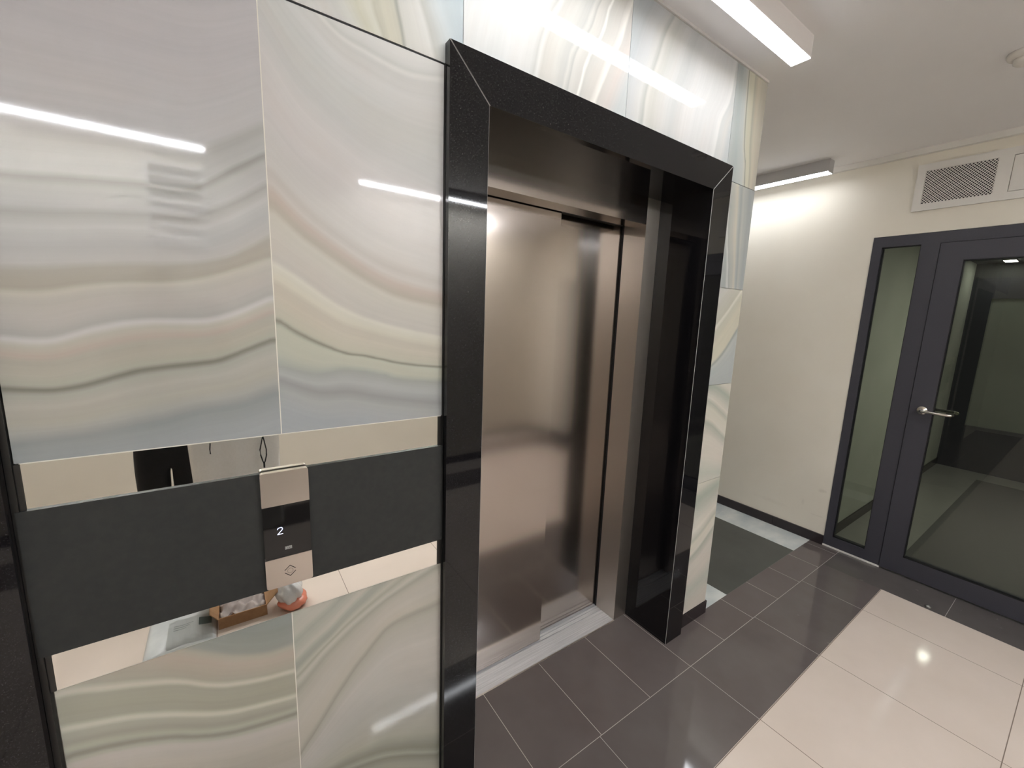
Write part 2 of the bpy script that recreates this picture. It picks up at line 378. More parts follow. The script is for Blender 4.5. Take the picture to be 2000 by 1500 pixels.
R_W1 = [(0, (206, 206, 204)), (.1, (196, 200, 202)), (.3, (212, 212, 210)), (.5, (208, 208, 205)), (.55, (216, 216, 210)), (.6, (210, 208, 192)), (.645, (218, 217, 206)), (.66, (200, 198, 184)), (.70, (212, 210, 196)), (.735, (206, 206, 194)), (.745, (170, 172, 165)), (.757, (214, 215, 210)), (.83, (222, 222, 219)), (.845, (198, 200, 196)), (.9, (208, 215, 217)), (1, (192, 202, 206))]
R_W2 = [(0, (224, 224, 222)), (.3, (224, 224, 222)), (.38, (216, 216, 213)), (.405, (202, 202, 198)), (.42, (222, 221, 217)), (.44, (206, 204, 198)), (.50, (212, 210, 204)), (.56, (196, 196, 192)), (.575, (214, 212, 206)), (.605, (188, 188, 184)), (.62, (210, 208, 202)), (.70, (202, 199, 193)), (.715, (236, 234, 228)), (.73, (198, 196, 190)), (.80, (204, 201, 195)), (.835, (234, 232, 226)), (.85, (200, 198, 193)), (.92, (206, 198, 192)), (1, (196, 199, 198))]
R_W3 = [(0, (186, 190, 191)), (.08, (198, 200, 200)), (.14, (204, 203, 199)), (.175, (182, 183, 178)), (.19, (208, 206, 200)), (.24, (196, 196, 190)), (.33, (206, 205, 202)), (.42, (196, 197, 195)), (.52, (210, 209, 207)), (.7, (212, 211, 209)), (.82, (214, 213, 211)), (.87, (226, 225, 222)), (.885, (204, 205, 203)), (.95, (212, 212, 209)), (1, (200, 204, 204))]
R_S0 = [(0, (184, 189, 188)), (.2, (176, 183, 182)), (.36, (194, 199, 196)), (.40, (206, 205, 194)), (.425, (150, 152, 143)), (.45, (204, 203, 186)), (.6, (208, 205, 186)), (.64, (184, 182, 168)), (.75, (204, 198, 182)), (1, (188, 184, 172))]
R_S1 = [(0, (188, 190, 186)), (.12, (176, 181, 179)), (.20, (172, 178, 177)), (.235, (210, 212, 208)), (.26, (174, 177, 174)), (.42, (190, 190, 182)), (.5, (202, 200, 186)), (.56, (178, 182, 180)), (.62, (166, 171, 170)), (.68, (186, 188, 183)), (.85, (166, 172, 172)), (1, (174, 179, 178))]
R_S2 = [(0, (176, 180, 179)), (.22, (178, 183, 182)), (.33, (188, 191, 188)), (.37, (160, 165, 161)), (.40, (204, 201, 184)), (.55, (206, 201, 184)), (.66, (198, 196, 182)), (.7, (222, 219, 208)), (.73, (192, 191, 179)), (.9, (198, 196, 187)), (1, (204, 203, 197))]
R_S3 = [(0, (206, 200, 190)), (.15, (190, 192, 182)), (.3, (210, 203, 193)), (.45, (208, 202, 192)), (.55, (176, 177, 166)), (.6, (210, 206, 195)), (.72, (206, 203, 190)), (.78, (182, 183, 172)), (.82, (212, 208, 198)), (.93, (170, 175, 164)), (1, (206, 204, 193))]
TONE = {'left': .92, 'right': .965, 'lower_left': .94, 'lower_right': .92}
MA = {k: agate_mat('agate_' + k, [(p_, tuple(v * TONE.get(k, 1) for v in c_)) for p_, c_ in st], sk, wb, sd) for k, st, sk, wb, sd in (
    ('left', R_L, .075, .010, 0), ('right', R_R, .065, .009, 5), ('lower_left', R_BL, .07, .012, 9), ('lower_right', R_BR, .07, .012, 14),
    ('upper_a', R_W1, .05, .012, 20), ('upper_b', R_W2, .06, .012, 26), ('upper_c', R_W3, .06, .012, 33), ('strip_a', R_S0, .05, .02, 41), ('strip_b', R_S1, .05, .02, 47), ('strip_c', R_S2, .05, .02, 53), ('strip_d', R_S3, .05, .02, 59))}
# upper row of the wall tiles and the narrow tiles at the corner
cW1 = [(.60, [(2.21, .31), (2.26, .284), (2.66, .255)]), (.745, [(2.21, .393), (2.238, .387), (2.295, .372), (2.5, .345), (2.66, .345)]), (.89, [(2.21, .515), (2.28, .488), (2.332, .462), (2.66, .43)])]
cW2 = [(.405, [(2.21, .76), (2.286, .773), (2.385, .795), (2.461, .83), (2.66, .95)]), (.575, [(2.21, .875), (2.28, .89), (2.306, .894), (2.383, .913), (2.471, .969), (2.549, 1.0), (2.66, 1.08)]), (.715, [(2.21, .925), (2.284, .946), (2.385, .976), (2.472, 1.029), (2.57, 1.06), (2.66, 1.12)]), (.835, [(2.21, .99), (2.284, 1.019), (2.4, 1.071), (2.482, 1.113), (2.594, 1.152), (2.66, 1.19)])]
cW3 = [(.18, [(2.21, 1.24), (2.287, 1.252), (2.383, 1.262), (2.482, 1.3), (2.584, 1.337), (2.66, 1.38)]), (.87, [(2.21, 1.69), (2.329, 1.712), (2.418, 1.73), (2.505, 1.779), (2.66, 1.80)])]
ZR = (2.2065, 2.662)
agate_tile('wall_tile', -.07, .547, *ZR, cW1, MA['upper_a'], wf, True)
agate_tile('wall_tile', .547, 1.163, *ZR, cW2, MA['upper_b'], wf, True)
agate_tile('wall_tile', 1.163, XR0 - .004, *ZR, cW3, MA['upper_c'], wf, True)
agate_tile('wall_tile', XR0 - .004, XC, *ZR, [(.1, [(2.2, 1.836), (2.66, 1.822)]), (.425, [(2.21, 1.975), (2.3, 1.96), (2.363, 1.936), (2.45, 1.922), (2.546, 1.914), (2.66, 1.905)]), (.9, [(2.2, 2.05), (2.66, 2.03)])], MA['strip_a'], wf, True, nx=16)
agate_tile('wall_tile', XR0, XC, 1.75, 2.206, [(.05, [(1.75, 1.81), (2.2, 1.80)]), (.235, [(1.75, 1.93), (1.86, 1.91), (2.0, 1.875), (2.12, 1.86), (2.2, 1.84)]), (.9, [(1.75, 2.06), (2.2, 2.04)])], MA['strip_b'], wf, True, nx=16)
agate_tile('wall_tile', XR0, XC, 1.2935, 1.75, [(.05, [(1.819, 1.29), (2.07, 1.33)]), (.37, [(1.819, 1.36), (1.95, 1.44), (2.07, 1.57)]), (.7, [(1.819, 1.53), (1.93, 1.62), (2.07, 1.76)])], MA['strip_c'], wf, nx=16)
agate_tile('wall_tile', XR0, XC, .797, 1.2935, [(.1, [(1.819, .83), (2.07, .80)]), (.55, [(1.819, 1.13), (1.93, 1.09), (2.07, 1.0)]), (.78, [(1.819, 1.24), (1.93, 1.19), (2.07, 1.11)]), (.93, [(1.819, 1.30), (1.93, 1.28), (2.07, 1.22)])], MA['strip_d'], wf, nx=16)
agate_tile('wall_tile', XR0, XC, .075, .797, [(.1, [(1.819, .15), (2.07, .22)]), (.55, [(1.819, .37), (1.95, .43), (2.07, .52)]), (.78, [(1.819, .46), (1.95, .52), (2.07, .60)]), (.95, [(1.819, .72), (2.07, .78)])], MA['strip_d'], wf, nx=16)
for i, xa in enumerate((-.686, -1.302, -1.918, -2.534, -3.0)):
    xb = (-.07, -.686, -1.302, -1.918, -2.534)[i]
    dx = xa - (-.07 if i % 2 else .547)
    agate_tile('wall_tile', xa, xb, *ZR, [(l, [(z, x + dx) for z, x in c]) for l, c in (cW1, cW2)[(i + 1) % 2]], MA[('upper_a', 'upper_b')[(i + 1) % 2]], wf, True)
boxes('wall_base', [(XR0 + 0.001, XC, -0.004, 0.0118, 0, 0.073), (XC, XC + 0.012, -0.004, 3.0, 0, 0.073)], M['skirt'], wf, 0.001)
# ---- other walls
struct('wall_far', bm=(lambda b: (add_box(b, XF, XF + .1, -.068, 3.1, 0, H), add_box(b, XF, XF + .1, -1.467, -.068, 2.18, H), add_box(b, XF, XF + .1, YB, -1.467, 0, H), b)[-1])(bm_new()), m=M['paint'])
struct('wall_back', bm=(lambda b: (add_box(b, XL, XF + .1, YB - .1, YB, 0, H), b)[-1])(bm_new()), m=M['paint'])
struct('wall_left', bm=(lambda b: (add_box(b, XL - .1, XL, YB - .1, .3, 0, H), b)[-1])(bm_new()), m=M['paint'])
struct('wall_corridor', bm=(lambda b: (add_box(b, XC, XF + .1, 3.0, 3.1, 0, H), b)[-1])(bm_new()), m=M['paint'])
# smudges on the far wall
def smudges():
    m = M['paint']; t = NT(m); co = t.obj()
    base = t.b.inputs['Base Color'].links[0].from_socket; sp = t.n('ShaderNodeSeparateXYZ'); t.l(co, sp.inputs[0])
    for (y, z, ry, rz, s) in ((-.012, .40, .03, .018, .16), (.10, .27, .012, .03, .10), (-.005, .20, .05, .006, .10), (.33, .19, .14, .02, .05)):
        wn = t.math('MULTIPLY', t.math('SUBTRACT', t.noise(co, 40, 2), .5), 1.4)
        d = t.math('ADD', t.math('POWER', t.math('DIVIDE', t.math('SUBTRACT', sp.outputs[1], y), ry), 2.0), t.math('POWER', t.math('DIVIDE', t.math('SUBTRACT', sp.outputs[2], z), rz), 2.0))
        k = t.math('MULTIPLY', t.math('MULTIPLY', t.math('GREATER_THAN', sp.outputs[0], 3.4), s), t.math('MAXIMUM', t.math('SUBTRACT', 1.0, t.math('ADD', d, wn)), 0.0))
        base = t.mix(k, base, lin((120, 100, 80)))
    t.l(base, t.b.inputs['Base Color'])
smudges()
struct('baseboard_far', bm=(lambda b: (add_box(b, XF - .012, XF, -.067, .283, 0, .072), add_box(b, XF - .012, XF, .285, 3.0, 0, .072), add_box(b, XF - .012, XF, YB + .012, -2.11, 0, .072), add_box(b, XF - .012, XF, -1.74, -1.467, 0, .072), bevel(b, .001), b)[-1])(bm_new()), m=M['skirt'])
struct('baseboard_back', bm=(lambda b: (add_box(b, XL, XF - .0125, YB, YB + .012, 0, .075), bevel(b, .001), b)[-1])(bm_new()), m=M['skirt'])
struct('trim_1', bm=(lambda b: (add_box(b, XF - .03, XF, YB, 3.0, H - .034, H), bevel(b, .003, 2), b)[-1])(bm_new()), m=M['white'])
struct('trim_2', bm=(lambda b: (add_box(b, XL, XC + .002, -.005, .011, H - .0095, H), b)[-1])(bm_new()), m=M['white'])

# ---- vestibule behind the glazed door
struct('wall_vestibule_left', bm=(lambda b: (add_box(b, XF + .1, 7.2, -.05, .05, 0, 2.5), b)[-1])(bm_new()), m=M['vest_wall'])
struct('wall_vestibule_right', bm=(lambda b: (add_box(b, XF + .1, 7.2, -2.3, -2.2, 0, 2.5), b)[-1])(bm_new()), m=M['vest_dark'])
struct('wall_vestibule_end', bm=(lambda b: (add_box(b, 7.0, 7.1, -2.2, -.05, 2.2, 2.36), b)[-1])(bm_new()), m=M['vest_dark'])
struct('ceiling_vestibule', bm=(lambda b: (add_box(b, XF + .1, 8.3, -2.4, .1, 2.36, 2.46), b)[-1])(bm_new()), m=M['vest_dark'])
struct('baseboard_vestibule', bm=(lambda b: (add_box(b, XF + .1, 7.0, -.062, -.05, -.002, .075), b)[-1])(bm_new()), m=M['skirt'])
tag(boxes('door_mat', [(XF + .13, 6.6, -2.0, -.45, -.0019, .010)], M['mat_floor'], None, .003), 'dark grey entrance mat on the vestibule floor behind the glazed door', 'mat')

# ---- glazed door in the far wall (door_1), inner door (door_2)
def glazed_door(name, X, y_out, mirror_detail=True, glass=M['glass'], depth=.06, front=True):
    d = struct(name, (X, y_out, 0))
    Y = lambda v: y_out + (v + .068)
    x0, x1 = X - .004, X + depth
    # fixed frame
    bm = bm_new()
    for b in ((-.068, -.1185, 0, 2.178), (-.3103, -.397, 0, 2.178), (-1.402, -1.465, 0, 2.178)):
        add_box(bm, x0, x1, Y(b[0]), Y(b[1]), b[2] + .012, b[3])
    for a, b in ((-.1185, -.3103), (-.397, -1.402)): add_box(bm, x0, x1, Y(a), Y(b), 2.112, 2.178)
    for a, b in ((-.1185, -.3103),): add_box(bm, x0, x1, Y(a), Y(b), .012, .084)
    fr = obj('frame', bm, M['anth'], d)
    boxes('threshold_seal', [(x0 - .003, x1, Y(-.068), Y(-.40), 0, .012)], M['white'], d)
    for a, b in ((-.1185, -.3103),):
        sp = boxes('sidelight_pane', [(X + .022, X + .03, Y(a) + .004, Y(b) - .004, .08, 2.116)], glass, d)
        g = bm_new(); t_ = .005
        add_box(g, X + .006, X + .022, Y(a), Y(a) - t_, .084, 2.112); add_box(g, X + .006, X + .022, Y(b), Y(b) + t_, .084, 2.112)
        add_box(g, X + .006, X + .022, Y(a), Y(b), .084, .089); add_box(g, X + .006, X + .022, Y(a), Y(b), 2.107, 2.112)
        obj('gasket', g, M['gasket'], sp)
    # leaf
    l0, l1, s = -.4005, -1.399, .108
    bm = bm_new(); xl = X - .010
    zb, zt = .012, 2.109
    add_box(bm, xl, X + .05, Y(l0), Y(l0 - s), zb, zt); add_box(bm, xl, X + .05, Y(l1), Y(l1 + s), zb, zt)
    add_box(bm, xl, X + .05, Y(l0 - s), Y(l1 + s), 2.006, zt); add_box(bm, xl, X + .05, Y(l0 - s), Y(l1 + s), zb, .13)
    lf = obj('leaf', bm, M['anth'], d)
    boxes('leaf_shadow_gap', [(X + .0, X + .05, Y(-.397), Y(l0), .012, 2.112), (X, X + .05, Y(-.397), Y(-1.402), 2.109, 2.112)], M['gasket'], d)
    boxes('glass_pane', [(X + .018, X + .026, Y(l0 - s) + .004, Y(l1 + s) - .004, .126, 2.01)], glass, lf)
    g = bm_new(); t_ = .006; a, b = l0 - s, l1 + s
    add_box(g, xl + .003, X + .018, Y(a), Y(a) - t_, .13, 2.006); add_box(g, xl + .003, X + .018, Y(b), Y(b) + t_, .13, 2.006)
    add_box(g, xl + .003, X + .018, Y(a), Y(b), .13, .136); add_box(g, xl + .003, X + .018, Y(a), Y(b), 2.0, 2.006)
    obj('gasket', g, M['gasket'], lf)
    for sgn, xs in (((-1, xl), (1, X + .05)) if front else ()):
        h = bm_new(); yh, zh = Y(-.462), 1.103
        add_lathe(h, [(.0255, 0), (.0255, .006), (.024, .008), (.012, .009), (.0105, .012)], (xs, yh, zh), 'X', 28)
        if sgn < 0:
            for v in h.verts: v.co.x = xs - (v.co.x - xs)
        pts = [(xs, yh, zh), (xs + sgn * .035, yh, zh), (xs + sgn * .047, yh - .003, zh), (xs + sgn * .055, yh - .012, zh), (xs + sgn * .058, yh - .03, zh), (xs + sgn * .058, yh - .12, zh), (xs + sgn * .054, yh - .132, zh), (xs + sgn * .044, yh - .138, zh), (xs + sgn * .03, yh - .139, zh)]
        add_tube(h, pts, .0092, 14)
        obj('handle', h, M['chrome'], lf)
    return d
glazed_door('door_1', XF, -.068)
d2 = struct('door_2', (7.0, -.05, 0))
boxes('frame', [(6.995, 7.06, -.05, -.222, 0, 2.2), (6.995, 7.06, -2.05, -2.2, 0, 2.2), (6.995, 7.06, -.222, -2.05, 1.975, 2.2), (6.995, 7.06, -.222, -2.05, 0, .525)], M['anth'], d2)
boxes('frosted_pane', [(7.02, 7.03, -.222, -2.05, .525, 1.975)], M['frost'], d2)
d3 = struct('door_3', (XF, -1.92, 0))  # unseen dark door, added for the dark band reflected in the steel
boxes('leaf', [(XF - .02, XF - .0005, -1.78, -2.07, .01, 2.0)], M['anth'], d3, .002)
boxes('frame', [(XF - .026, XF - .0005, -1.745, -1.779, 0, 2.034), (XF - .026, XF - .0005, -2.071, -2.105, 0, 2.034), (XF - .026, XF - .0005, -1.779, -2.071, 2.001, 2.034)], M['anth'], d3, .002)

# ================================================================== ELEVATOR
def portal(label):
    r = thing('elevator_portal', label, 'door surround', (1.16, 0, 0), 'black granite portals in the tiled wall')
    for pts, nm in ((((XL0, 0), (XL1, 0), (XL1, ZT1), (XL0, ZT0)), 'jamb'), (((XR1, 0), (XR0, 0), (XR0, ZT0), (XR1, ZT1)), 'jamb'), (((XL0, ZT0), (XL1, ZT1), (XR1, ZT1), (XR0, ZT0)), 'lintel')):
        bm = bm_new(); add_prism(bm, pts, XZ, PP, YJ); bmesh.ops.recalc_face_normals(bm, faces=bm.faces)
        fr = [e for e in bm.edges if all(abs(v.co.y - PP) < 1e-5 for v in e.verts) and not any(all(abs(getattr(v.co, ax) - k) < 1e-4 for v in e.verts) for ax, k in (('x', XL0), ('x', XR0), ('z', ZT0), ('z', 0)))
              and (nm == 'jamb' or not all(abs(v.co.z - ZT1) < 1e-4 for v in e.verts))]
        bmesh.ops.bevel(bm, geom=fr, offset=.0016, segments=1, affect='EDGES', material=1)
        obj(nm, bm, [M['granite'], M['granite_glint']], r)
    return r
p1 = portal('polished black granite portal framing the lift doors beside the call panel')
p2 = copy_tree(p1); p2.location.x += SHIFT
p2['label'] = 'second black granite portal, cut off beyond the call panel, only its jamb showing'

e = thing('elevator_entrance', 'brushed stainless steel two-leaf lift doors with frame inside the black portal', 'elevator doors', (1.16, .3, 0))
SX0, SX1 = .70, 1.601
boxes('header', [(SX0, SX1, YJ, .322, 2.018, ZT1)], M['steel'], e, .0012)
boxes('jamb', [(SX1, XR1, YJ, .364, 0, ZT1)], M['steel_dark'], e, .002)
boxes('jamb', [(XL1, SX0, YJ, .322, 0, ZT1)], M['steel_dark'], e, .0012)
boxes('door_panel', [(XL1 + .02, 1.180, .334, .358, .008, 2.08)], M['steel'], e, .0015)
boxes('door_panel', [(1.12, XR1 - .02, .378, .402, .008, 2.08)], M['steel'], e, .0015)
boxes('gap_shade', [(SX1 + .002, SX1 + .014, .365, .3775, 0.0, 2.06), (SX0, 1.18, .323, .333, 2.03, 2.08), (1.182, SX1 + .004, .360, .377, 2.03, 2.08)], M['black'], e)  # black strips stand in for the shade in the door gaps
sb = bm_new()
ys = [YJ, .327, .331, .349, .353, .365, .369, .371, .375, .392, .42]
zz = [0.001, -.006, .001, -.006, .001, -.006, .001, -.006, .001, -.006]
for i in range(len(ys) - 1): add_box(sb, SX0, SX1, ys[i], ys[i + 1], -.03, zz[i])
for k in range(7): add_box(sb, SX0, SX1, YJ + .012 + k * .012, YJ + .0135 + k * .012, .001, .0016)
sill = obj('sill', sb, M['alu'], e)
boxes('sill_nosing', [(SX0, SX1, YJ - .006, YJ - .0002, -.02, .0018)], M['steel_plate'], e)
struct('wall_shaft', bm=(lambda b: (add_box(b, XL1 - .1, XR1 + .1, .46, .5, -.03, 2.3), b)[-1])(bm_new()), m=M['shaft'])
e2 = copy_tree(e); e2.location.x += SHIFT
e2['label'] = 'stainless lift doors of the second portal, hidden beyond the black jamb at the edge'

# ---- wall insert between the two portals: tiles, mirror strips, charcoal band, edge profiles
IX0, IX1, IS = -.309, .4835, .0953
ins = thing('wall_insert_panel', 'wall insert of agate tiles, two mirror strips and a charcoal band', 'wall panel', (.09, 0, 0))
c_L = [(.068, [(-.306, 1.332), (-.207, 1.338), (-.114, 1.35), (-.049, 1.366), (.021, 1.373), (.089, 1.394)]), (.163, [(-.31, 1.431), (-.254, 1.425), (-.215, 1.43), (-.146, 1.45), (-.086, 1.461), (-.01, 1.472), (.089, 1.514)]),
       (.267, [(-.31, 1.517), (-.249, 1.513), (-.189, 1.535), (-.127, 1.548), (-.015, 1.555), (.09, 1.603)]), (.362, [(-.31, 1.596), (-.252, 1.599), (-.171, 1.617), (-.08, 1.628), (-.004, 1.648), (.095, 1.692)]),
       (.40, [(-.31, 1.636), (-.223, 1.647), (-.146, 1.659), (-.028, 1.673), (.026, 1.69), (.094, 1.74)]), (.566, [(-.31, 1.785), (-.277, 1.78), (-.098, 1.80), (-.03, 1.805), (.006, 1.832), (.093, 1.898)]), (.95, [(-.31, 2.2), (0, 2.2), (.09, 2.24)])]
c_R = [(.078, [(.1, 1.424), (.177, 1.389), (.249, 1.384), (.338, 1.36), (.494, 1.334)]), (.125, [(.102, 1.452), (.179, 1.431), (.236, 1.44), (.327, 1.424), (.368, 1.409), (.493, 1.393)]), (.199, [(.101, 1.557), (.143, 1.528), (.23, 1.483), (.288, 1.472), (.381, 1.45), (.493, 1.436)]),
       (.325, [(.1, 1.684), (.155, 1.648), (.236, 1.592), (.329, 1.557), (.492, 1.523)]), (.43, [(.104, 1.801), (.159, 1.751), (.223, 1.707), (.293, 1.666), (.37, 1.633), (.492, 1.611)]), (.76, [(.098, 2.16), (.125, 2.117), (.164, 2.061), (.233, 2.014), (.31, 1.974), (.49, 1.93)]), (.957, [(.1, 2.30), (.236, 2.185), (.302, 2.167), (.367, 2.156), (.416, 2.156), (.491, 2.172)])]
c_BL = [(.60, [(-.3, .678), (-.246, .665), (-.166, .633), (-.046, .569), (.089, .541)]), (.654, [(-.31, .745), (-.284, .737), (-.196, .708), (-.062, .635), (.017, .608), (.091, .594)]), (.733, [(-.306, .823), (-.268, .811), (-.142, .763), (-.057, .708), (.021, .682), (.092, .668)]), (.838, [(-.31, .96), (-.15, .865), (-.083, .819), (-.026, .78), (.038, .755), (.094, .751)])]
c_BR = [(.306, [(.09, .31), (.22, .30), (.335, .264), (.485, .171)]), (.555, [(.09, .40), (.15, .48), (.212, .564), (.261, .621), (.34, .686), (.483, .70)]), (.70, [(.09, .628), (.102, .636), (.181, .703), (.296, .772), (.48, .84)]), (.76, [(.09, .677), (.133, .708), (.182, .739), (.233, .782), (.48, .95)])]
agate_tile('agate_tile', IX0 - .006, IS, 1.2955, 2.2035, c_L, MA['left'], ins, nx=40, nz=80)
agate_tile('agate_tile', IS, IX1 + .0125, 1.2955, 2.2035, c_R, MA['right'], ins, nx=40, nz=80)
SC_ = None
agate_tile('agate_tile', IX0 - .003, IS, .022, .8335, c_BL, MA['lower_left'], ins, nx=40, nz=80)
agate_tile('agate_tile', IS, IX1 + .0125, .022, .8335, c_BR, MA['lower_right'], ins, nx=40, nz=80)
boxes('joint_filler', [(IX0, IX1 + .01, .0015, .0115, .024, 2.2), (IS - .0011, IS + .0011, .0004, .0115, .03, 2.2)], M['grout'], ins)
boxes('mirror_strip', [(IX0 + .002, IX1 - .001, -.0005, .0012, 1.2085, 1.2945)], M['mirror'], ins)
boxes('mirror_strip', [(IX0 + .002, IX1 - .001, -.0005, .0012, .8345, .9155)], M['mirror'], ins)
boxes('charcoal_band', [(IX0 - .012, IX1 + .012, -.007, .0012, .9155, 1.2085)], M['panel_black'], ins, .0008)
boxes('edge_profile', [(IX0 - .0155, IX0 - .0065, -.006, .0118, .02, 2.203), (IX0 - .0062, IX0 + .0015, -.002, .0010, .8345, .9152), (IX0 - .0062, IX0 + .0015, -.002, .0010, 1.2088, 1.2945)], M['profile'], ins, .0008)
boxes('edge_profile', [(IX1 + .0128, XL0 - .0005, -.006, .0118, .02, 2.203), (IX1 - .0008, IX1 + .0125, -.002, .0010, .8345, .9152), (IX1 - .0008, IX1 + .0125, -.002, .0010, 1.2088, 1.2945)], M['profile'], ins, .0008)
boxes('top_joint', [(IX0 - .015, XL0, .001, .0118, 2.2036, 2.2064)], M['black'], ins)

# ---- call station
K0, K1 = .0455, .1437
cop = thing('lift_call_panel', 'slim lift call panel with lit floor number on the charcoal band', 'call panel', (.0946, -.007, 1.07))
YP = -.0205
bm = bm_new(); add_prism(bm, rrect(K0, K1, 1.1305, 1.212, .006, (0, 0, 1, 1)), XZ, YP, -.0072); bevel(bm, .0006); obj('top_plate', bm, M['steel_plate'], cop)
bm = bm_new(); add_prism(bm, rrect(K0, K1, .924, .9985, .006, (1, 1, 0, 0)), XZ, YP, -.0072); bevel(bm, .0006); bp = obj('button_plate', bm, M['steel_plate'], cop)
boxes('display_glass', [(K0 + .0004, K1 - .0004, YP + .0012, -.0072, .9986, 1.1304)], M['gloss_black'], cop)
def ribbon(bm, pts, wd, y0, y1, mi=0):
    for (xa, za), (xb, zb) in zip(pts, pts[1:]):
        d = Vector((xb - xa, zb - za)); d.normalize(); n = Vector((-d.y, d.x)) * wd / 2; ex = d * wd * .35
        add_prism(bm, [(xa - ex.x + n.x, za - ex.y + n.y), (xb + ex.x + n.x, zb + ex.y + n.y), (xb + ex.x - n.x, zb + ex.y - n.y), (xa - ex.x - n.x, za - ex.y - n.y)], XZ, y0, y1, mi)
bm = bm_new(); ox, oz, s = .0735, 1.0585, .0165
ribbon(bm, [(ox + a * s, oz + b * s) for a, b in ((.02, .78), (.10, .95), (.28, 1.0), (.50, 1.0), (.62, .92), (.64, .78), (.60, .64), (.02, .03), (.66, .03))], .0011, YP + .0004, YP + .0012)
obj('floor_number', bm, M['digit'], cop)
bm = bm_new(); lx, lz = .0872, 1.0168
for k in range(4): add_box(bm, lx + k * .0037, lx + k * .0037 + .0033, YP + .0006, YP + .0012, lz, lz + .0072)
for k, seg in enumerate((((.3, .2, .3, .8), (.3, .5, .7, .8), (.3, .5, .7, .2)), ((.3, .2, .3, .8), (.7, .2, .7, .8), (.3, .8, .7, .8), (.3, .2, .7, .2)), ((.3, .2, .3, .8), (.3, .8, .7, .2), (.7, .2, .7, .8)), ((.3, .2, .3, .8), (.3, .8, .7, .8), (.3, .5, .65, .5), (.3, .2, .7, .2)))):
    for a, b, c_, d_ in seg: ribbon(bm, [(lx + k * .0037 + a * .0033, lz + b * .0072), (lx + k * .0037 + c_ * .0033, lz + d_ * .0072)], .0005, YP + .0002, YP + .0006, 1)
obj('logo', bm, [M['logo_pale'], M['engrave']], cop)
bm = bm_new(); bx, bz = .0952, .9605
for sg in (1, -1): ribbon(bm, [(bx - .0112, bz + sg * .0035), (bx, bz + sg * .0135), (bx + .0112, bz + sg * .0035)], .0016, YP - .0003, YP + .001)
obj('arrow_button', bm, M['engrave'], bp)
bm = bm_new(); ribbon(bm, [(bx + .006 * math.cos(a * math.pi / 10), bz + .006 * math.sin(a * math.pi / 10)) for a in range(21)], .0009, YP - .0002, YP + .001); obj('button_ring', bm, M['engrave_soft'], bp)

# ================================================================== CEILING LAMPS
LB = H - .08
def lamp(label, cx, cy, length, along_x, width=.07, lit=M['lit'], hous=M['housing'], name='linear_ceiling_light', z0=LB, z1=H):
    r = thing(name, label, 'ceiling light', (cx, cy, z0), 'linear ceiling lights')
    a, b = length / 2, width / 2
    X = (lambda u, v: (cx + u, cy + v)) if along_x else (lambda u, v: (cx + v, cy + u))
    def bb(nm, u0, u1, v0, v1, za, zb, m, bev=0):
        p, q = X(u0, v0), X(u1, v1); return boxes(nm, [(p[0], q[0], p[1], q[1], za, zb)], m, r, bev)
    bb('housing', -a, a, -b, b, z0 + .004, z1, hous, .001)
    bb('diffuser', -a + .002, a - .002, -b + .002, b - .002, z0, z0 + .0038, lit)
    for s in (-1, 1): bb('end_cap', s * a, s * (a + .003), -b, b, z0, z1, hous)
    return r
lamp('long white strip light above the lift portal, nearest the tiled wall', 1.13, -.2165, 1.5, True)
lamp('strip light with grey housing on the corridor ceiling behind the tiled corner', 3.318,   .17 + .75, 1.5, False, lit=M['lit_corr'], hous=M['housing_alu'])
lamp('white strip light over the far lobby side, mirrored in the large left tile', -.78, -2.64, 1.5, True, .048, lit=M['lit_back'])
lamp('white strip light over the far lobby side, mirrored in the black granite jamb', 1.72, -2.64, 1.5, True, .048, lit=M['lit_back'])
lamp('small bright ceiling light glimpsed through the top of the door glass', 6.74, -.33, .18, True, .09, M['lit_small'], M['housing'], 'vestibule_light', 2.345, 2.36)
lamp('unseen ceiling light added to brighten the vestibule behind the glazed door', 4.6, -1.5, .5, False, .12, M['fill_vest'], M['housing'], 'vestibule_light', 2.33, 2.36)  # added out of view to give the vestibule general light

# ================================================================== VENT PANEL + DETECTOR
v = thing('ventilation_panel', 'white ventilation panel with perforated grille above the dark glazed door', 'vent', (XF, -.65, 2.44))
VY0, VY1, VZ0, VZ1 = -.2335, -1.07, 2.311, 2.579
GY0, GY1, GZ0, GZ1 = -.272, -.568, 2.351, 2.539
bm = bm_new()
for a, b, c_, d_ in ((VY0, GY0, VZ0, VZ1), (GY1, -.625, VZ0, VZ1), (-1.03, VY1, VZ0, VZ1), (GY0, GY1, VZ0, GZ0), (GY0, GY1, GZ1, VZ1), (-.625, -1.03, VZ0, 2.3515), (-.625, -1.03, 2.539, VZ1)):
    add_box(bm, XF - .014, XF - .001, a, b, c_, d_)
bmesh.ops.remove_doubles(bm, verts=bm.verts, dist=1e-5)
obj('plate', bm, M['white'], v)
bm = bm_new(); pitch = .0148; wy, wz = GY0 - GY1, GZ1 - GZ0
def clipline(c0, sgn):
    # line  z = sgn*y + c0 in the rectangle [0,wy]x[0,wz]
    pts = []
    for y in (0, wy):
        z = sgn * y + c0
        if 0 <= z <= wz: pts.append((y, z))
    for z in (0, wz):
        y = (z - c0) / sgn
        if 0 <= y <= wy: pts.append((y, z))
    pts = sorted(set((round(a, 6), round(b, 6)) for a, b in pts)); return pts if len(pts) >= 2 else None
k = -40
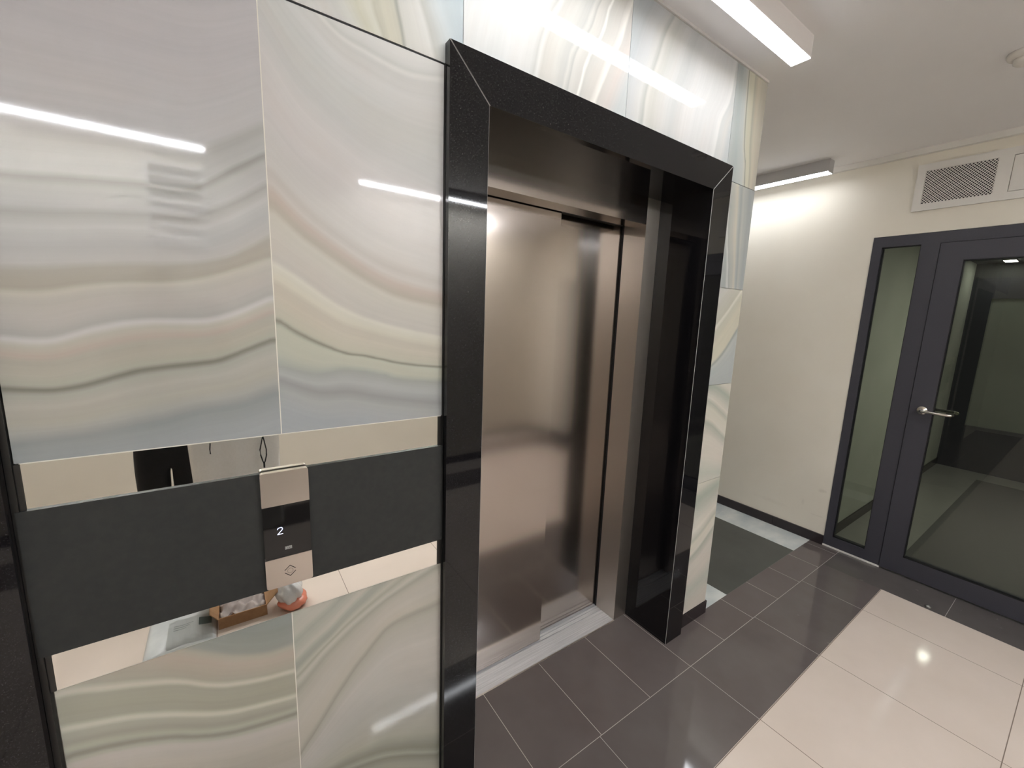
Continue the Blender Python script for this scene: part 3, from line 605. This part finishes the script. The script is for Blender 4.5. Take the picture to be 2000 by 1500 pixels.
while k < 60:
    for sgn in (1, -1):
        q = clipline(k * pitch + .004, sgn)
        if q:
            (ya, za), (yb, zb) = q[0], q[-1]
            if abs(ya - yb) > .004:
                d = Vector((yb - ya, zb - za)).normalized(); n = Vector((-d.y, d.x)) * .0016; xo = XF - .012 - (.0004 if sgn > 0 else 0)
                add_prism(bm, [(GY0 - (ya + n.x), GZ0 + za + n.y), (GY0 - (yb + n.x), GZ0 + zb + n.y), (GY0 - (yb - n.x), GZ0 + zb - n.y), (GY0 - (ya - n.x), GZ0 + za - n.y)], YZ, xo, xo + .0015)
    k += 1
obj('grille', bm, M['white'], v)
boxes('duct_backing', [(XF - .003, XF - .001, GY0, GY1, GZ0, GZ1)], M['black'], v)
hb = boxes('access_hatch', [(XF - .013, XF - .001, -.6275, -1.0275, 2.354, 2.5365)], M['white'], v, .001)
bm = bm_new(); add_lathe(bm, [(.008, 0), (.008, .003), (.006, .004)], (XF - .013, -.98, 2.44), 'X', 20)
for q in bm.verts: q.co.x = 2 * (XF - .013) - q.co.x
obj('latch', bm, M['chrome'], hb)

d = thing('smoke_detector', 'round white smoke detector on the lobby ceiling', 'smoke detector', (2.605, -.717, H))
bm = bm_new(); add_lathe(bm, [(.054, 0), (.054, -.008), (.050, -.016), (.040, -.022)], (2.605, -.717, H)); obj('base', bm, M['plastic'], d)
bm = bm_new(); add_lathe(bm, [(.034, -.022), (.033, -.036), (.026, -.042), (.012, -.045)], (2.605, -.717, H)); obj('sensor_head', bm, M['plastic'], d)

# ---- scrap on the floor at the door
bm = bm_new(); n = 10
for k in range(2):
    pass
pts = [(math.cos(a) * .018 * (1 + .12 * math.sin(3 * a)), math.sin(a) * .014 * (1 + .18 * math.cos(2 * a))) for a in [2 * math.pi * i / n for i in range(n)]]
g0 = [bm.verts.new((3.248 + a * .9 + b * .4, -.70 + b - a * .3, .0012 + .010 * max(0, b / .014) ** 2 + .003 * math.sin(9 * i))) for i, (a, b) in enumerate(pts)]
for q in g0: q.co.z = max(q.co.z, .001)
cn = bm.verts.new((3.248, -.70, .007))
for i in range(n): bm.faces.new((g0[i], g0[(i + 1) % n], cn))
bmesh.ops.solidify(bm, geom=bm.faces[:], thickness=.0008)
tag(obj('paper_scrap', bm, M['scrap'], None, True), 'small crumpled white scrap on the dark floor border by the door', 'litter')

# ---- louvred vent on the back wall (seen reflected in the left tile)
lv = thing('louvre_vent', 'white louvred vent high on the back wall, seen only as stripes in the tile', 'vent', (-.2, YB, 2.25))
boxes('frame', [(-.37, -.345, YB, YB + .02, 1.98, 2.52), (-.055, -.03, YB, YB + .02, 1.98, 2.52), (-.345, -.055, YB, YB + .02, 2.495, 2.52), (-.345, -.055, YB, YB + .02, 1.98, 2.005)], M['white'], lv, .001)
for k in range(6):
    bm = bm_new(); z = 2.02 + k * .080
    add_prism(bm, [(YB + .003, z + .024), (YB + .022, z), (YB + .025, z + .003), (YB + .006, z + .028)], lambda a, b, d_: (d_, a, b), -.345, -.055)
    obj('slat', bm, M['white'], lv)
boxes('backing', [(-.345, -.055, YB, YB + .002, 2.005, 2.495)], M['black'], lv)

# ================================================================== PERSON (seen in the mirror strips)
def skin_mesh(verts, edges, radii, sub=2):
    me = bpy.data.meshes.new('tmp'); me.from_pydata([Vector(q) for q in verts], edges, [])
    o = bpy.data.objects.new('tmp', me); C.objects.link(o)
    sk = o.modifiers.new('s', 'SKIN'); sk.use_smooth_shade = True
    for i, r in enumerate(radii):
        q = me.skin_vertices[0].data[i]; q.radius = r if isinstance(r, tuple) else (r, r); q.use_root = (i == 0)
    ss = o.modifiers.new('u', 'SUBSURF'); ss.levels = sub; ss.render_levels = sub
    dg = bpy.context.evaluated_depsgraph_get(); dg.update()
    out = bpy.data.meshes.new_from_object(o.evaluated_get(dg)); bpy.data.objects.remove(o); bpy.data.meshes.remove(me)
    return out
def chain(n0, n): return [(n0 + i, n0 + i + 1) for i in range(n - 1)]
def join(parts):
    bm = bm_new()
    for me, mi in parts:
        k = len(bm.faces); bm.from_mesh(me); bm.faces.ensure_lookup_table()
        for f in bm.faces[k:]: f.material_index = mi; f.smooth = True
    return bm
def ball(bm, c, r, mi, n=16, fn=None):
    res = bmesh.ops.create_uvsphere(bm, u_segments=n, v_segments=n // 2 + 2, radius=1)
    for q in res['verts']:
        p = Vector((q.co.x * r[0], q.co.y * r[1], q.co.z * r[2]))
        if fn: p = fn(p, q.co.copy())
        q.co = p + Vector(c)
    for q in res['verts']:
        for f in q.link_faces: f.material_index = mi; f.smooth = True

person = thing('person', 'person in black trousers raising a phone, reflected in the mirror strips', 'person', (-.26, -1.6, 0))
PX = -.26
SHL, SHR = Vector((-.405, -1.525, 1.375)), Vector((-.10, -1.525, 1.375))
ELL, ELR = Vector((-.30, -1.31, 1.275)), Vector((.0, -1.37, 1.205))
PC = CP - FW * .014 - RT * .058 - UP * .022               # phone centre
WRR = PC + RT * .090 - UP * .122 - FW * .038
WRL = PC - RT * .040 - UP * .128 - FW * .040
hd = Vector((-.235, -1.485, 1.615))
V_ = [(PX, -1.60, .93), (PX, -1.59, 1.08), (PX, -1.56, 1.25), (PX, -1.535, 1.37), (PX + .005, -1.515, 1.46), (hd.x, hd.y - .01, 1.53),
      SHL, tuple(ELL), tuple(WRL), SHR, tuple(ELR), tuple(WRR),
      (PX - .070, -1.60, .80), (PX - .072, -1.605, .50), (PX - .078, -1.66, .10), (PX + .070, -1.60, .80), (PX + .072, -1.605, .50), (PX + .078, -1.66, .10),
      (PX - .085, -1.56, .045), (PX + .085, -1.56, .045)]
E_ = chain(0, 6) + [(3, 6), (6, 7), (7, 8), (3, 9), (9, 10), (10, 11), (0, 12), (12, 13), (13, 14), (0, 15), (15, 16), (16, 17), (14, 18), (17, 19)]
R_ = [(.095, .07), (.095, .065), (.10, .065), (.08, .055), .047, .050, .040, .034, .026, .040, .034, .027, .045, .04, .034, .045, .04, .034, .030, .030]
parts = [(skin_mesh(V_, E_, R_), 0)]
def hand(wr, tips_dir, palm_n, side, grip):
    """palm grows from the wrist along tips_dir; five fingers, thumb at the palm's side"""
    a = Vector(tips_dir).normalized(); n_ = Vector(palm_n); n_ = (n_ - a * n_.dot(a)).normalized(); s_ = a.cross(n_) * side
    out = [(skin_mesh([wr - a * .02, wr + a * .02, wr + a * .055, wr + a * .085], chain(0, 4), [(.024, .018), (.032, .017), (.038, .016), (.036, .013)]), 0)]
    for k, (off, ln) in enumerate(((-.030, .062), (-.011, .074), (.009, .078), (.028, .070))):
        p0 = wr + a * .075 + s_ * off; pts = [p0 - a * .012, p0]
        ang = 0; q = p0
        for j, f in enumerate((.46, .31, .23)):
            ang += grip[j]; dv = a * math.cos(ang) + n_ * math.sin(ang); q = q + dv * ln * f; pts.append(q)
        out.append((skin_mesh(pts, chain(0, 5), [.0085, .0088, .0082, .0075, .006], 2), 0))
    t0 = wr + a * .03 + s_ * .03
    tp = [t0 - s_ * .012, t0, t0 + s_ * .024 + a * .022 + n_ * .012, t0 + s_ * .026 + a * .045 + n_ * .03, t0 + s_ * .020 + a * .06 + n_ * .04]
    out.append((skin_mesh(tp, chain(0, 5), [.012, .012, .0105, .009, .007], 2), 0))
    return out
aR = (UP - RT * .06)
aL = (UP - RT * .10)
parts += hand(WRR, aR, -RT, 1, (.35, .7, .5)); parts += hand(WRL, aL, FW, -1, (.18, .30, .2))
bm = join(parts)
# head: shaped ellipsoid with brow, nose, chin; looking towards the phone
def headfn(p, u):
    f = max(0, u.y)
    if u.z < -.1: p.x *= 1 - .30 * (-u.z - .1); p.y *= 1 - .12 * (-u.z)
    if u.y > .3:
        nose = math.exp(-((u.x / .13) ** 2) - ((u.z + .12) / .17) ** 2); p.y += .026 * nose
        for sx in (-.36, .36): p.y -= .012 * math.exp(-((u.x - sx) / .17) ** 2 - ((u.z - .05) / .12) ** 2)
        p.y += .006 * math.exp(-((u.z - .24) / .10) ** 2) + .007 * math.exp(-((u.x / .28) ** 2) - ((u.z + .82) / .15) ** 2)
        p.y += .005 * math.exp(-((u.x / .24) ** 2) - ((u.z + .47) / .09) ** 2)
    return p
k0 = len(bm.verts)
ball(bm, (0, 0, 0), (.075, .095, .115), 0, 40, headfn)
for sx in (-1, 1):
    ball(bm, (sx * .075, -.008, -.005), (.010, .020, .030), 0, 14)
    ball(bm, (sx * .0265, .076, .007), (.0125, .0115, .010), 1, 14); ball(bm, (sx * .0265, .0855, .007), (.005, .004, .005), 2, 10)
ball(bm, (0, .0925, -.052), (.022, .007, .006), 3, 14)
look = (PC - hd).normalized(); rot = Vector((0, 1, 0)).rotation_difference(look).to_matrix()
bm.verts.ensure_lookup_table()
for q in bm.verts[k0:]: q.co = rot @ q.co + hd
obj('body', bm, [M['skin'], M['eye'], M['iris'], M['lips']], person)
bm = bm_new()
def hairfn(p, u):
    if u.y > .35 and u.z < .62: p.y *= .62; p.x *= .97
    if u.z < -.35: p.z = -.35 * .128 + (u.z + .35) * .02
    return p
ball(bm, (0, -.006, .006), (.084, .102, .124), 0, 32, hairfn)
for q in bm.verts: q.co = rot @ q.co + hd
obj('hair', bm, M['hair'], person)
# trousers
tv = [(PX, -1.60, 1.03), (PX, -1.60, .90), (PX - .068, -1.60, .80), (PX - .072, -1.60, .5), (PX - .078, -1.655, .055), (PX + .068, -1.60, .80), (PX + .072, -1.60, .5), (PX + .078, -1.655, .055)]
tm = skin_mesh(tv, [(0, 1), (1, 2), (2, 3), (3, 4), (1, 5), (5, 6), (6, 7)], [(.135, .10), (.138, .105), (.068, .08), .062, .058, (.068, .08), .062, .058])
obj('trousers', join([(tm, 0)]), M['trousers'], person)
dl, dr = (WRL - ELL).normalized(), (WRR - ELR).normalized()
sv = [(PX, -1.60, .90), (PX, -1.59, 1.08), (PX, -1.56, 1.25), (PX, -1.535, 1.375), (PX + .004, -1.515, 1.452), tuple(SHL), tuple(ELL), tuple(WRL - dl * .02), tuple(SHR), tuple(ELR), tuple(WRR - dr * .02)]
sm = skin_mesh(sv, chain(0, 5) + [(3, 5), (5, 6), (6, 7), (3, 8), (8, 9), (9, 10)], [(.150, .118), (.145, .107), (.155, .115), (.13, .10), (.064, .064), .066, .052, .038, .066, .052, .038])
obj('sweater', join([(sm, 0)]), M['sweater'], person)
for s in (-1, 1):
    x = PX + s * .080
    smh = skin_mesh([(x, -1.715, .048), (x, -1.66, .05), (x + s * .006, -1.58, .042), (x + s * .012, -1.52, .034)], chain(0, 4), [(.038, .046), (.040, .05), (.044, .040), (.038, .028)])
    for q in smh.vertices: q.co.z = max(q.co.z, .004)
    obj('shoe', join([(smh, 0)]), M['shoe'], person)
# phone, held behind the lens
rm = Matrix((RT, UP, -FW)).transposed()
ph = thing('mobile_phone', 'dark mobile phone held up by the person at the wall', 'phone', tuple(PC))
bm = bm_new(); add_prism(bm, rrect(-.0735, .0735, -.0358, .0358, .009), XY, -.004, .004); bevel(bm, .001)
for q in bm.verts: q.co = rm @ q.co + PC
obj('body', bm, M['phone'], ph)
bm = bm_new(); add_prism(bm, rrect(-.070, .070, -.033, .033, .007), XY, .0040, .0046)
for q in bm.verts: q.co = rm @ q.co + PC
obj('screen', bm, M['gloss_black'], ph)

# tote bag hanging from the bent right arm
bag = thing('tote_bag', 'white canvas tote bag with black cord loop hanging from the bent arm', 'bag', (.015, -1.42, .45))
bm = bm_new(); nx, nz = 24, 26
def bagp(u, t, side):
    x = -.168 + .365 * u; z = .44 + .50 * t
    bul = math.sin(math.pi * u) ** .6 * (.055 * (1 - .55 * t)) + .004
    fold = .006 * math.sin(9 * u + 2.5 * t) * (1 - t) + .004 * math.sin(23 * u - 4 * t)
    return (x + .008 * math.sin(3 * t + side), -1.40 + side * (bul + fold * math.sin(math.pi * u)), z - .010 * math.sin(math.pi * u) * t)
for side in (1, -1):
    g = [[bm.verts.new(bagp(i / nx, k / nz, side)) for k in range(nz + 1)] for i in range(nx + 1)]
    for i in range(nx):
        for k in range(nz): bm.faces.new((g[i][k], g[i + 1][k], g[i + 1][k + 1], g[i][k + 1])).smooth = True
    if side == 1: gA = g
    else:
        for k in range(nz):
            bm.faces.new((gA[0][k], gA[0][k + 1], g[0][k + 1], g[0][k])); bm.faces.new((gA[nx][k], gA[nx][k + 1], g[nx][k + 1], g[nx][k]))
        for i in range(nx): bm.faces.new((gA[i][0], gA[i + 1][0], g[i + 1][0], g[i][0]))
obj('pouch', bm, M['canvas'], bag)
for side in (1, -1):
    bm = bm_new(); P = [Vector((-.075, -1.40 + side * .03, .925)), Vector((-.04, -1.395 + side * .028, 1.06)), Vector((-.005, -1.385 + side * .035, 1.17)), Vector((.012, -1.385 + side * .03, 1.262)), Vector((.035, -1.385 + side * .035, 1.17)), Vector((.07, -1.395 + side * .028, 1.06)), Vector((.105, -1.40 + side * .03, .925))]
    add_tube(bm, P, .008, 8); obj('strap', bm, M['canvas'], bag)
bm = bm_new()
loop = [(.128, .93), (.122, .90), (.114, .86), (.116, .83), (.123, .80), (.128, .785), (.133, .80), (.140, .83), (.141, .86), (.135, .90), (.130, .93)]
add_tube(bm, [(x, -1.346 + .006 * math.cos(i), z) for i, (x, z) in enumerate(loop)], .0028, 8)
add_tube(bm, [(.128, -1.343, .796), (.128, -1.345, .765)], .004, 8)
obj('draw_cord', bm, M['cord'], bag)
bm = bm_new(); add_tube(bm, [(-.085, -1.350, .925), (-.088, -1.348, .895), (-.087, -1.347, .872)], .0026, 8); obj('cord_end', bm, M['cord'], bag)

# parcels on the floor
pm = thing('mailer_parcel', 'flat white plastic mailer with a grey stamp lying on the light tiles', 'parcel', (-.25, -1.34, 0))
bm = bm_new(); nx, ny = 22, 26
def mz(u, t): return .003 + .030 * (math.sin(math.pi * u) * math.sin(math.pi * t)) ** .45 + .003 * math.sin(17 * u + 5 * t) * math.sin(math.pi * u)
g = [[bm.verts.new((-.385 + .265 * i / nx, -1.47 + .295 * k / ny, mz(i / nx, k / ny))) for k in range(ny + 1)] for i in range(nx + 1)]
b_ = [[bm.verts.new((-.385 + .265 * i / nx, -1.47 + .295 * k / ny, .0005)) for k in range(ny + 1)] for i in range(nx + 1)]
for i in range(nx):
    for k in range(ny):
        bm.faces.new((g[i][k], g[i + 1][k], g[i + 1][k + 1], g[i][k + 1])).smooth = True; bm.faces.new((b_[i][k], b_[i][k + 1], b_[i + 1][k + 1], b_[i + 1][k]))
for k in range(ny):
    for i in (0, nx): bm.faces.new((g[i][k], g[i][k + 1], b_[i][k + 1], b_[i][k]))
for i in range(nx):
    for k in (0, ny): bm.faces.new((g[i][k], g[i + 1][k], b_[i + 1][k], b_[i][k]))
obj('pouch', bm, M['poly'], pm)
def decal(name, u0, u1, t0, t1, m, dz):
    bm = bm_new(); n = 8; gg = [[bm.verts.new((-.385 + .265 * (u0 + (u1 - u0) * i / n), -1.47 + .295 * (t0 + (t1 - t0) * k / n), mz(u0 + (u1 - u0) * i / n, t0 + (t1 - t0) * k / n) + dz)) for k in range(n + 1)] for i in range(n + 1)]
    for i in range(n):
        for k in range(n): bm.faces.new((gg[i][k], gg[i + 1][k], gg[i + 1][k + 1], gg[i][k + 1]))
    bmesh.ops.solidify(bm, geom=bm.faces[:], thickness=.0003)
    return obj(name, bm, m, pm)
decal('address_label', .30, .95, .28, .92, M['label'], .0016); decal('stamp', .74, .93, .38, .58, M['stamp'], .0028)
for k in range(3): decal('printed_line', .38, .66 - .05 * k, .46 + .05 * k, .468 + .05 * k, M['stamp'], .0028)

cb = thing('cardboard_box', 'open brown cardboard box with pale wrapping paper between mailer and plastic bag', 'box', (.0, -1.36, 0))
BX0, BX1, BY0, BY1, BZ = -.11, .095, -1.50, -1.25, .058
boxes('carton', [(BX0, BX1, BY0, BY0 + .004, 0, BZ), (BX0, BX1, BY1 - .004, BY1, 0, BZ), (BX0, BX0 + .004, BY0 + .004, BY1 - .004, 0, BZ), (BX1 - .004, BX1, BY0 + .004, BY1 - .004, 0, BZ), (BX0 + .004, BX1 - .004, BY0 + .004, BY1 - .004, 0, .004)], M['card'], cb)
for pts in (((BX1, BZ), (BX1 + .05, BZ + .055), (BX1 + .0525, BZ + .053), (BX1 + .0025, BZ - .002)), ((BX0, BZ), (BX0 - .03, BZ + .04), (BX0 - .0325, BZ + .038), (BX0 - .0025, BZ - .002))):
    bm = bm_new(); add_prism(bm, pts, lambda a, b, d_: (a, d_, b), BY0, BY1); obj('flap', bm, M['card'], cb)
bm = bm_new(); n = 18
g = [[bm.verts.new((BX0 + .006 + (BX1 - BX0 - .012) * i / n, BY0 + .006 + (BY1 - BY0 - .012) * k / n, .044 + .014 * math.sin(i * 1.1 + k * .5) + .012 * math.sin(k * .9 - i * .4) + random.uniform(-.004, .004))) for k in range(n + 1)] for i in range(n + 1)]
for i in range(n):
    for k in range(n): bm.faces.new((g[i][k], g[i + 1][k], g[i + 1][k + 1], g[i][k + 1])).smooth = True
bmesh.ops.solidify(bm, geom=bm.faces[:], thickness=.001)
obj('wrapping_paper', bm, M['paperw'], cb)

pb = thing('plastic_bag', 'crumpled white plastic bag with orange base on the light tiles', 'bag', (.205, -1.27, 0))
def crumple(bm, c, r, mi, amp, z0, z1):
    def fn(p, u):
        s = 1 + amp * (math.sin(5 * u.x + 3 * u.z) * math.sin(4 * u.y + 1) + .6 * math.sin(11 * u.x - 7 * u.y + 5 * u.z))
        p = p * s; p.z = min(max(p.z, z0), z1); return p
    ball(bm, c, r, mi, 36, fn)
bm = bm_new(); crumple(bm, (.205, -1.275, .075), (.062, .075, .07), 0, .10, -.04, .10); obj('film', bm, M['bagw'], pb)
bm = bm_new(); crumple(bm, (.215, -1.262, .032), (.070, .080, .034), 0, .05, -.0305, .03); obj('base', bm, M['bago'], pb)
